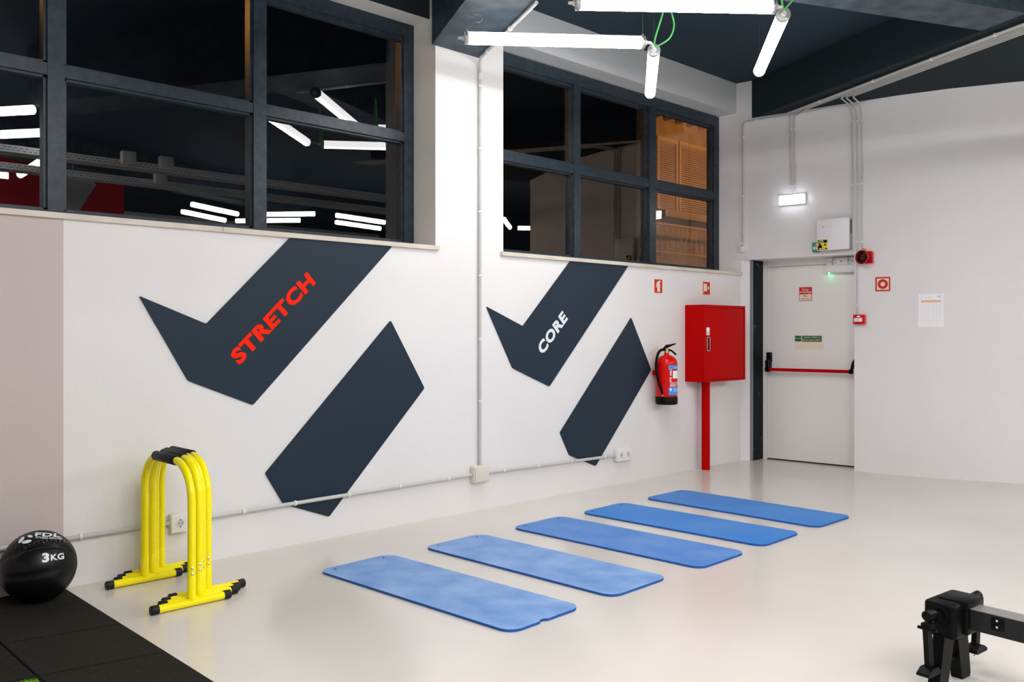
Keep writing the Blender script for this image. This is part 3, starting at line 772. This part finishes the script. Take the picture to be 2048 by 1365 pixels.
def exercise_mat(cx, cy, L, W_, ang, label, mt, notch=False):
    T = .013
    t = thing('exercise_mat', label, 'exercise mat', (cx, cy, 0), math.radians(ang - 90), 'blue foam exercise mats in a row')
    fr = Fr((cx, cy, 0), (math.cos(math.radians(ang - 90)), math.sin(math.radians(ang - 90)), 0), (-math.sin(math.radians(ang - 90)), math.cos(math.radians(ang - 90)), 0), (0, 0, 1))
    out = rrect(-W_ / 2, W_ / 2, -L / 2, L / 2, .075, 10)
    if notch:
        res = []
        for i, p in enumerate(out):
            res.append(p)
            if abs(p[1] + L / 2) < 1e-6 and p[0] < 0 and abs(out[(i + 1) % len(out)][1] + L / 2) < 1e-6:
                y = -L / 2; res += [(-.06, y), (-.05, y + .012), (-.03, y + .016), (-.012, y + .01), (-.005, y), (.07, y), (.076, y + .006), (.082, y)]
        out = res
    bm = bmesh.new(); loops = [out]
    for s in (-1, 1): loops.append([(s * (W_ / 2 - .082) + .009 * math.cos(2 * PI * k / 14), L / 2 - .048 + .009 * math.sin(2 * PI * k / 14)) for k in range(14)])
    es = []
    for lp in loops:
        vs = [bm.verts.new((x, y, T)) for x, y in lp]
        es += [bm.edges.new((vs[i], vs[(i + 1) % len(vs)])) for i in range(len(vs))]
    bmesh.ops.triangle_fill(bm, edges=es, use_beauty=True)
    ext = bmesh.ops.extrude_face_region(bm, geom=bm.faces[:])
    for v in [g_ for g_ in ext['geom'] if isinstance(g_, bmesh.types.BMVert)]: v.co.z = .001
    bm.verts.ensure_lookup_table(); bm.verts.index_update()
    mb = MB(); mb.add([fr(*v.co) for v in bm.verts], [tuple(v.index for v in f_.verts) for f_ in bm.faces])
    mb.mi = [0 if abs(f_.calc_center_median().z - T) < 1e-4 else 1 for f_ in bm.faces]; bm.free()
    mb.build('foam_slab', [M[mt], M['mat_edge_shade']], t, smooth=30); return t


exercise_mat(2.955, 3.580, 1.485, .51, 92.8, 'pale ridged blue mat nearest the yellow frames, chipped at one end', 'mat_pale', True)
exercise_mat(3.702, 3.596, 1.48, .50, 91.8, 'blue foam mat next to the pale ridged mat', 'mat_pale')
exercise_mat(4.487, 3.602, 1.50, .515, 91.7, 'middle one of the five blue foam mats', 'mat_blue')
exercise_mat(5.21, 3.617, 1.48, .52, 91.7, 'blue foam mat second from the fire door', 'mat_deep')
exercise_mat(5.987, 3.625, 1.48, .53, 89.9, 'deep blue foam mat closest to the fire door', 'mat_deep')

# ------------------------------------------------------------------ rubber flooring and turf
t = thing('rubber_flooring', 'black speckled rubber floor tiles in the near left corner', 'rubber flooring', (1, 3.5, 0))
ys = [4.97, 4.62, 4.134, 3.645, 3.155, 2.665]; xs_ = [1.528, 1.060, .592]
for c in range(2):
    for r_ in range(5):
        xa, xb = xs_[c], xs_[c + 1]
        if c == 1 and r_ >= 3: continue
        sl = lambda x, k: ys[k] + (.178 * (1.528 - x) if k else 0)
        g_ = .003
        pts = [(xa - (g_ if c else 0), sl(xa, r_) - g_), (xb + g_, sl(xb, r_) - g_), (xb + g_, sl(xb, r_ + 1) + g_), (xa - (g_ if c else 0), sl(xa, r_ + 1) + g_)]
        pts = [(x, min(y, 4.972)) for x, y in pts]
        mb = MB(); mb.prism(pts, 0, .014 + .0015 * random.random())
        mb.prism([(pts[0][0] - .003, pts[0][1] - .003), (pts[1][0] + .003, pts[1][1] - .003), (pts[2][0] + .003, pts[2][1] + .003), (pts[3][0] - .003, pts[3][1] + .003)], .012, .0175)
        mb.build('rubber_tile', M['rubber'], t)
mb = MB(); TX, TY = 1.052, 3.72
for _ in range(15000):
    x = random.uniform(.62, TX); y = random.uniform(3.25, TY - .178 * 0); h_ = random.uniform(.016, .026); a = random.uniform(0, 2 * PI); b_ = .0016
    dx, dy = math.cos(a) * b_, math.sin(a) * b_; lx, ly = random.uniform(-.008, .008), random.uniform(-.008, .008)
    mb.add([(x - dx, y - dy, .004), (x + dx, y + dy, .004), (x + lx, y + ly, h_)], [(0, 1, 2)])
mb.box(.60, TX, 3.23, TY, .0, .006)
tag(mb.build('artificial_turf', M['turf'], smooth=0, normals=False), 'bright green artificial turf edge in the near left corner', 'turf', kind='stuff')

# ------------------------------------------------------------------ wall ball
BC = Vector((1.362, 4.775, .188)); BR = .176
t = thing('wall_ball', 'black three kilogram medicine ball resting against the wall', 'ball', (BC.x, BC.y, .0155))
BF = Vector((-.35, -1.0, .16)).normalized()          # direction of the printed face
axis = Vector((.93, -.36, .10)).normalized()          # pole axis of the leather gores
ex = axis; ey = (Vector((0, 0, 1)) - ex * ex.z).normalized(); ez = ex.cross(ey)
NG = 8
mb = MB(); nu, nv = 24, 72; P = []
for i in range(nu + 1):
    th = PI * i / nu
    for j in range(nv):
        ph = 2 * PI * j / nv
        gp = (ph / (2 * PI) * NG) % 1.; seam = abs(gp - .5) * 2      # 1 at the seam
        rr = BR * (1 - .030 * seam ** 10 * math.sin(th) - .012 * (1 - math.cos((gp - .5) * 2 * PI)) / 2)
        v = ex * (math.cos(th) * rr * .985) + (ey * math.cos(ph) + ez * math.sin(ph)) * (math.sin(th) * rr)
        p = BC + v; p.z = max(p.z, .018); P.append(p)
Fc = [(i * nv + j, i * nv + (j + 1) % nv, (i + 1) * nv + (j + 1) % nv, (i + 1) * nv + j) for i in range(nu) for j in range(nv)]
mb.add(P, Fc); bl = mb.build('leather_cover', M['leather'], t, smooth=60)


def on_ball(dirv, r=BR + .0015):
    return BC + dirv.normalized() * r


# printed face basis: a point on the ball facing the camera
cdir = (Vector((0, 0, EYE)) - BC).normalized()
br = Vector((0, 0, 1)).cross(cdir).normalized(); bu = cdir.cross(br).normalized()


def ball_pt(u, v, r=BR + .001):
    d2 = u * u + v * v; return BC + br * u + bu * v + cdir * math.sqrt(max(r * r - d2, 0))


def ball_text(s, u0, v0, w_, h_, rot=0., bold=.02):
    vs, fs = text_geo(s, bold); ca, sa = math.cos(rot), math.sin(rot)
    bm = bmesh.new(); V = [bm.verts.new((a * w_, b * h_, 0)) for a, b in vs]
    for f_ in fs: bm.faces.new([V[i] for i in f_])
    bm.verts.index_update()
    mb_ = MB(); mb_.add([ball_pt(u0 + v.co.x * ca - v.co.y * sa, v0 + v.co.x * sa + v.co.y * ca, BR + .0028) for v in bm.verts], [tuple(v.index for v in f_.verts) for f_ in bm.faces]); bm.free(); return mb_


mb = ball_text('3', .015, .014, .031, .045, .0, .05)
for q in (ball_text('KG', .053, .019, .058, .030, .03, .035), ball_text('FDL', -.016, .146, .112, .018, -.16, .04), ball_text('FITNESS DELUXE', -.013, .134, .116, .009, -.15, .02)): mb.add(q.v, q.f)
mb.build('lettering', M['white_letter'], bl, smooth=0, normals=False)
mb = MB()
for (u0, v0, a_, b_, rot) in ((-.073, .134, .018, .008, .9), (-.050, .122, .021, .008, .15), (-.036, .147, .012, .006, -.3)):
    P = [ball_pt(u0 + a_ * math.cos(x) * math.cos(rot) - b_ * math.sin(x) * math.sin(rot), v0 + a_ * math.cos(x) * math.sin(rot) + b_ * math.sin(x) * math.cos(rot), BR + .0025) for x in [2 * PI * k / 20 for k in range(20)]] + [ball_pt(u0, v0, BR + .0025)]
    mb.add(P, [(k, (k + 1) % 20, 20) for k in range(20)])
mb.build('leaf_logo', M['white_letter'], bl, smooth=0, normals=False)
for k in range(10):      # crossed lacing along the seam above the lettering
    u = -.056 + k * .0185; v = .086 + .024 * math.sin((k + 1) / 11 * PI) + .0012 * k
    mb = MB(); mb.tube([ball_pt(u - .007, v - .010, BR), ball_pt(u, v, BR + .009), ball_pt(u + .007, v + .010, BR)], .0024, 6)
    mb.tube([ball_pt(u + .007, v - .010, BR), ball_pt(u, v, BR + .005), ball_pt(u - .007, v + .010, BR)], .0024, 6); mb.build('lace', M['lace'], t)
mb = MB(); mb.tube([ball_pt(-.105, .045, BR), ball_pt(-.065, .072, BR), ball_pt(0, .084, BR), ball_pt(.06, .084, BR), ball_pt(.12, .070, BR)], .002, 6)
mb.tube([ball_pt(-.105, .045, BR), ball_pt(-.088, .02, BR), ball_pt(-.066, .0, BR)], .002, 6); mb.build('seam_piping', M['lace'], t)

# ------------------------------------------------------------------ yellow parallette frames


def parallette():
    t = thing('parallette_bar', 'front yellow parallette bar with black grip, fully in view', 'parallette', (0, 0, 0), 0, 'nested yellow parallette bars')
    W_, ZT, R1, r = .58, .700, .185, .0195
    path = [Vector((0, 0, .142)), Vector((0, 0, ZT - R1))] + arc((0, R1, ZT - R1), R1, 0, PI / 2, 10, (0, -1, 0), (0, 0, 1))[1:] + arc((0, W_ - R1, ZT - R1), R1, PI / 2, 0, 10, (0, 1, 0), (0, 0, 1)) + [Vector((0, W_, .142))]
    MB().tube(path, r, 18).build('tube_frame', M['yellow'], t)
    MB().tube([(0, .175, ZT), (0, .18, ZT), (0, .43, ZT), (0, .435, ZT)], [.022, .0255, .0255, .022], 20).build('grip', M['grip'], t)
    for y in (0, W_):
        ft = MB(); ft.tube([(0, y, .030), (0, y, .141), (0, y, .143)], [.0205, .0205, .0195], 18); ft.tube([(-.175, y, .022), (.175, y, .022)], .0195, 18); ft = ft.build('foot_tube', M['yellow'], t)
        for s in (-1, 1):
            c = MB(); c.tube([(s * .165, y, .0225), (s * .199, y, .0225), (s * .202, y, .0225)], [.0225, .0225, .019], 12)
            c.tube([(s * .2015, y, .0225), (s * .2025, y, .0225)], .013, 12); c.build('end_cap', M['rubber_cap'], ft)
        if y == 0:
            for z in (.192, .164):
                b = MB(); d_ = Vector((-.22, -.975, 0)); p = Vector((0, 0, z)) + d_ * .0185; b.tube([p, p + d_ * .003, p + d_ * .0055], [.0075, .007, .003], 10); b.build('bolt', M['steel'], t)
    return t


def dup(root, loc, label):
    r = root.copy(); COL.objects.link(r); r.location = loc; r['label'] = label
    for ch in list(root.children):
        c = ch.copy(); COL.objects.link(c); c.parent = r
        for g2 in ch.children:
            d2 = g2.copy(); COL.objects.link(d2); d2.parent = c
    return r


pb = parallette()
dup(pb, (1.951, 4.258, 0), 'yellow parallette bar directly behind the front one')
dup(pb, (1.985, 4.300, 0), 'yellow parallette bar third from the front of the nested four')
dup(pb, (2.035, 4.341, 0), 'yellow parallette bar at the back of the nested four, closest to the wall')
pb.location = (1.890, 4.208, 0)

# ------------------------------------------------------------------ rowing machine
t = thing('rowing_machine', 'black end of a rowing machine with a metal rail, near right corner', 'rowing machine', (3.6, 1.2, 0))
rf = Fr((3.612, 1.265, 0), (.995, -.10, 0), (.10, .995, 0), (0, 0, 1))     # across, along (+ away from the rail), up
MB().rbox(-.112, .112, -.062, .062, .188, .322, .016, rf, seg=4).build('end_housing', M['black'], t)
MB().rbox(-.055, .080, -.080, .035, .300, .327, .003, rf, seg=2).rbox(-.05, .075, -.078, -.04, .200, .305, .006, rf).build('rail_cover', M['black'], t)
mb = MB(); mb.box(-.032, .052, -2.4, -.06, .299, .302, rf, mi=0); mb.box(-.032, .052, -2.4, -.06, .222, .2989, rf, mi=1); rl = mb.build('rail', [M['rail'], M['rail_side']], t)
mb = MB(); mb.rbox(-.037, -.031, -.20, -.155, .245, .292, .003, rf); mb.build('rail_bracket', M['black'], rl)
for z in (.258, .282): MB().tube([rf(-.036, -.178, z), rf(-.040, -.178, z)], .0045, 8).build('screw', M['steel'], rl)
for s in (-1, 1):
    mb = MB(); x0, x1 = s * .050 - .022, s * .092 - .030
    fr2 = Fr(rf(0, 0, 0), rf.u, (0, 0, 1), rf.v * -1)
    pts = [(x0 - .042, .20), (x0 + .042, .20), (x1 + .036, .012), (x1 + .030, 0), (x1 - .030, 0), (x1 - .036, .012)]
    mb.prism(pts, -.022, .022, fr2); mb.build('leg', M['black'], t)
MB().tube([rf(-.07, -.0, .088), rf(.07, -.0, .088)], .009, 10).build('cross_bar', M['black'], t)
for s in (-1, 1):
    kb = MB(); kb.tube([rf(s * .110, 0, .268), rf(s * .125, 0, .268), rf(s * .126, 0, .268)], [.040, .038, .026], 20); kb.tube([rf(s * .125, -.0, .270), rf(s * .165, .0, .278)], .024, 16)
    kb.tube([rf(s * .16, 0, .286), rf(s * .212, .0, .290), rf(s * .214, 0, .290)], [.0185, .0185, .015], 16); kb = kb.build('axle_knob', M['black'], t)
    mb = MB()
    mb.rbox(s * .200 - .018, s * .200 + .018, -.02, .02, .236, .262, .004, rf); mb.tube([rf(s * .150, 0, .268), rf(s * .205, 0, .245)], .013, 10)
    mb.tube([rf(s * .205, -.035, .240), rf(s * .205, .035, .240)], .0065, 8); mb.build('pivot_block', M['black'], t)
    lv = MB(); fr3 = Fr(rf(s * .210, 0, 0), rf.u * s, (0, 0, 1), rf.v * -1)
    lv.prism([(-.020, .245), (.012, .245), (-.006, .085), (-.040, .085)], -.010, .010, fr3)
    lv = lv.build('swing_arm', M['black'], t)
    mb = MB(); mb.prism(round_poly([(-.06, .068), (.028, .068), (.032, .078), (.000, .096), (-.044, .096), (-.064, .078)], .005), -.024, .024, fr3); mb.build('foot_rest', M['black'], lv)
    mb = MB(); mb.tube([fr3(-.035 + .013 * math.cos(a), .068 - .016 * math.sin(a), 0) for a in [PI * k / 8 for k in range(9)]], .0018, 6); mb.build('wire_loop', M['steel'], lv)
mb = MB(); mb.box(-.06, .08, -2.45, -2.35, 0, .30, rf); mb.rbox(-.3, .32, -2.46, -2.36, 0, .05, .01, rf); mb.build('front_foot', M['black'], t)

# ------------------------------------------------------------------ suspended tube lamps


def tube_lamp(p, q, label, group, ztops, wires=True, full=True):
    p, q = Vector((*p, 3.28)), Vector((*q, 3.28)); d_ = (q - p).normalized(); L = (q - p).length
    t = thing('tube_lamp', label, 'ceiling lamp', p, group=group)
    side = Vector((0, 0, 1)).cross(d_); r = .041; seg = 24
    a, b = p + d_ * .032, q - d_ * .03
    P = [c + (side * math.cos(2 * PI * k / seg) + Vector((0, 0, 1)) * math.sin(2 * PI * k / seg)) * r for c in (a, b) for k in range(seg)]
    mb = MB(); mb.add(P, [(k, (k + 1) % seg, seg + (k + 1) % seg, seg + k) for k in range(seg)])
    mb.mi = [1 if 4 <= k <= 7 else (0 if 15 <= k <= 20 else 2) for k in range(seg)]
    mb.build('tube', [M['lamp'], M['lamp_top'], M['lamp_side']] if full else [M['lamp_far'], M['lamp_top'], M['lamp_far_side']], t, smooth=60)
    if not full: return t
    for s, e0, e1 in ((-1, a, p), (1, b, q)):
        dv = (e1 - e0).normalized()
        c = MB(); c.tube([e0, e0 + dv * .004, e1 - dv * .002, e1], [.0425, .043, .043, .038], 24); c = c.build('end_cap', M['cap_clear'], t)
        g2 = MB(); g2.tube([e1, e1 + dv * .012, e1 + dv * .014, e1 + dv * .04], [.018, .018, .011, .009], 12); g2.build('cable_gland', M['plastic_white'], c)
        g2 = MB(); g2.box(-.006, .006, -.004, .004, .03, .056, Fr((e0 + e1) / 2, (1, 0, 0), (0, 1, 0), (0, 0, 1))); g2.tube([(e0 + e1) / 2 + dv * .0 - dv * .006, (e0 + e1) / 2 + dv * .006], .0442, 24); g2.build('clamp', M['dull_steel'], c)
    for e, zt in ((p + d_ * .016, ztops[0]), (q - d_ * .016, ztops[1])):
        MB().tube([e + Vector((0, 0, .05)), Vector((e.x, e.y, zt))], .0014, 5).build('suspension_wire', M['steel'], t)
    return t


GL = 'tube lamps hung in a pinwheel under the dark ceiling'
T = {}
T[1] = tube_lamp((3.805, 4.373), (4.729, 3.602), 'tube lamp hanging level just above the window wall pillar', GL, (3.43, ZC))
T[2] = tube_lamp((3.867, 3.455), (4.765, 2.668), 'tube lamp cut by the upper edge of the picture', GL, (3.43, ZC))
T[3] = tube_lamp((4.899, 3.655), (5.781, 4.352), 'tube lamp pointing away in front of the lintel of the far window', GL, (ZC, ZC))
T[4] = tube_lamp((4.909, 2.694), (5.861, 3.415), 'tube lamp slanting away under the dark ceiling near the right wall', GL, (3.58, ZC))
# wire end curl at the first lamp
cc = Vector((3.86, 4.30, 3.425))
MB().tube([Vector((3.818, 4.362, 3.428))] + [cc + Vector((.718 * .030 * math.cos(a), -.696 * .030 * math.cos(a), .026 * math.sin(a) - .022)) for a in [PI * .9 - k * PI / 6 for k in range(12)]], .0014, 5).build('wire_end', M['steel'], T[1])
cr_ = Vector((.718, -.696, 0))


def cord(t, base, pts):
    MB().tube(bend([Vector(base) + cr_ * a + Vector((0, 0, b)) for a, b in pts], .08, 6), .0058, 8).build('green_cord', M['green_cord'], t)


cord(T[3], (4.89, 3.65, 3.30), [(0, 0), (.01, .06), (.075, .27), (.055, .29)])
cord(T[3], (4.89, 3.65, 3.30), [(-.015, -.01), (.02, .0), (.11, .05), (.145, .14), (.12, .24), (.075, .28)])
cord(T[4], (4.90, 2.69, 3.30), [(0, 0), (-.01, .06), (-.02, .3), (-.02, .66)])
cord(T[4], (4.90, 2.69, 3.30), [(0, .0), (.03, .03), (.10, .12), (.08, .3)])
MB().tube([Vector((4.729, 3.602, 3.28)), Vector((4.79, 3.60, 3.29)), Vector((4.88, 3.645, 3.29))], .010, 8).build('cable_link', M['plastic_white'], T[1])
MB().tube([Vector((4.765, 2.668, 3.28)), Vector((4.82, 2.67, 3.29)), Vector((4.89, 2.69, 3.29))], .010, 8).build('cable_link', M['dull_steel'], T[2])
# more pinwheels mirrored in the glass; two unseen behind the viewer, added as fill
base4 = [((-.96, .87), (-.04, .10)), ((-.90, -.05), (0, -.83)), ((.13, .15), (1.01, .85)), ((.14, -.81), (1.09, -.09))]
n_ = 0
LG = 'tube lamp of the pinwheel mirrored %s'
for (cx, cy, rot, lab) in ((1.65, 1.1, .3, LG % 'uppermost at the left edge of the large window'), (2.45, -1.1, 1.0, LG % 'low at the left edge of the large window'),
                           (6.9, -3.0, .2, LG % 'beside the second mullion of the large window'), (9.3, -2.2, .5, LG % 'in the lower right pane of the large window'),
                           (.2, -2.2, .4, 'unseen fill lamp added overhead behind the viewer, lighting the near floor'), (4.3, -4.4, .1, 'unseen fill lamp added far behind the viewer'), (11.3, -.3, .0, LG % 'low in the left pane of the small window')):
    for (a, b) in base4:
        R2 = lambda p: (cx + p[0] * math.cos(rot) - p[1] * math.sin(rot), cy + p[0] * math.sin(rot) + p[1] * math.cos(rot))
        tube_lamp(R2(a), R2(b), lab, lab + ', a set of four', (ZC, ZC), full=False)

# ------------------------------------------------------------------ things mirrored in the glass
for y, lab in ((1.0, 'perforated cable tray mirrored as the upper white band in the glass'), (.0, 'perforated cable tray mirrored as the lower white band in the glass')):
    t = thing('cable_tray', lab, 'cable tray', (4, y, 3.12), group='cable trays under the ceiling')
    f_ = Fr((0, y, 3.12), (1, 0, 0), (0, 0, 1), (0, 1, 0))
    MB().box(-2, 9, -.035, .035, .10, .102, f_).box(-2, 9, -.035, .035, -.102, -.10, f_).build('side_rail', M['tray'], t)
    MB().box(-2, 9, -.035, -.033, -.10, .10, f_).build('tray_base', M['dull_steel'], t)
    for x in (-1, 1.2, 3.4, 5.6, 7.8): MB().tube([(x, y - .09, 3.12), (x, y - .09, ZC)], .004, 6).build('hanger_rod', M['steel'], t)
for x, y, lab in ((3.55, 1.14, 'white junction box on the cable tray, left of the mirrored pair'), (3.95, 1.14, 'white junction box on the cable tray, right of the mirrored pair'), (4.3, .14, 'white junction box alone on the lower mirrored cable tray')):
    tag(MB().rbox(x - .07, x + .07, y - .04, y + .04, 3.11, 3.24, .006).build('junction_box', M['plastic_white']), lab, 'junction box', 'junction boxes on the cable trays')
t = thing('hanging_banner', 'red banner with a grey arrow, mirrored at the left of the glass', 'banner', (4.3, -3.0, 3.0))
f_ = Fr((4.2, -3.0, 3.42), (1, 0, 0), (0, 0, 1), (0, 1, 0))
MB().box(-.85, .85, -.5, .54, -.02, 0, f_).build('red_panel', M['banner_red'], t)
MB().prism([(-.45, .54), (.0, .54), (.45, .1), (.1, -.5), (-.25, -.5), (.02, .08)], 0, .006, f_).build('grey_arrow', M['banner_grey'], t)

# ------------------------------------------------------------------ outside
ex_ = thing('exterior_building', 'neighbouring building lit orange by a street lamp outside the window', 'building', (15, 11, 0))
FY = 11.0; XF = Fr((0, FY, 0), (1, 0, 0), (0, 0, 1), (0, -1, 0))
MB().box(14.55, 22, 0, 8, -.3, 0, XF).build('facade', M['facade'], ex_)
MB().box(14.8, 22, 3.72, 3.86, 0, .25, XF).build('ledge', M['facade'], ex_)
for x0, x1 in ((14.85, 15.45), (15.62, 16.9)):
    fr_ = MB()
    for a in ((x0 - .06, x1 + .06, 5.32, 5.40), (x0 - .06, x0, 3.9, 5.32), (x1, x1 + .06, 3.9, 5.32)): fr_.box(*a, 0, .06, XF)
    fr_ = fr_.build('shutter_frame', M['slat'], ex_)
    mb = MB()
    for k in range(31):
        z = 3.90 + k * .046; mb.add([XF(x0, z, .045), XF(x1, z, .045), XF(x1, z + .04, .01), XF(x0, z + .04, .01)], [(0, 1, 2, 3)])
    mb.build('slats', M['slat'], fr_)
rl = MB(); rl.box(14.3, 17.5, 3.52, 3.56, .30, .34, XF); rl.box(14.3, 17.5, 2.95, 2.99, .30, .34, XF); rl = rl.build('railing', M['slat'], ex_)
for k in range(18): MB().tube([XF(14.35 + k * .18, 2.9, .32), XF(14.35 + k * .18, 3.54, .32)], .012, 6).build('baluster', M['slat'], rl)
for k in range(9): MB().box(14.3 + k * .4, 14.42 + k * .4, 5.75, 5.95, 0, .18, XF).build('bracket', M['slat'], ex_)
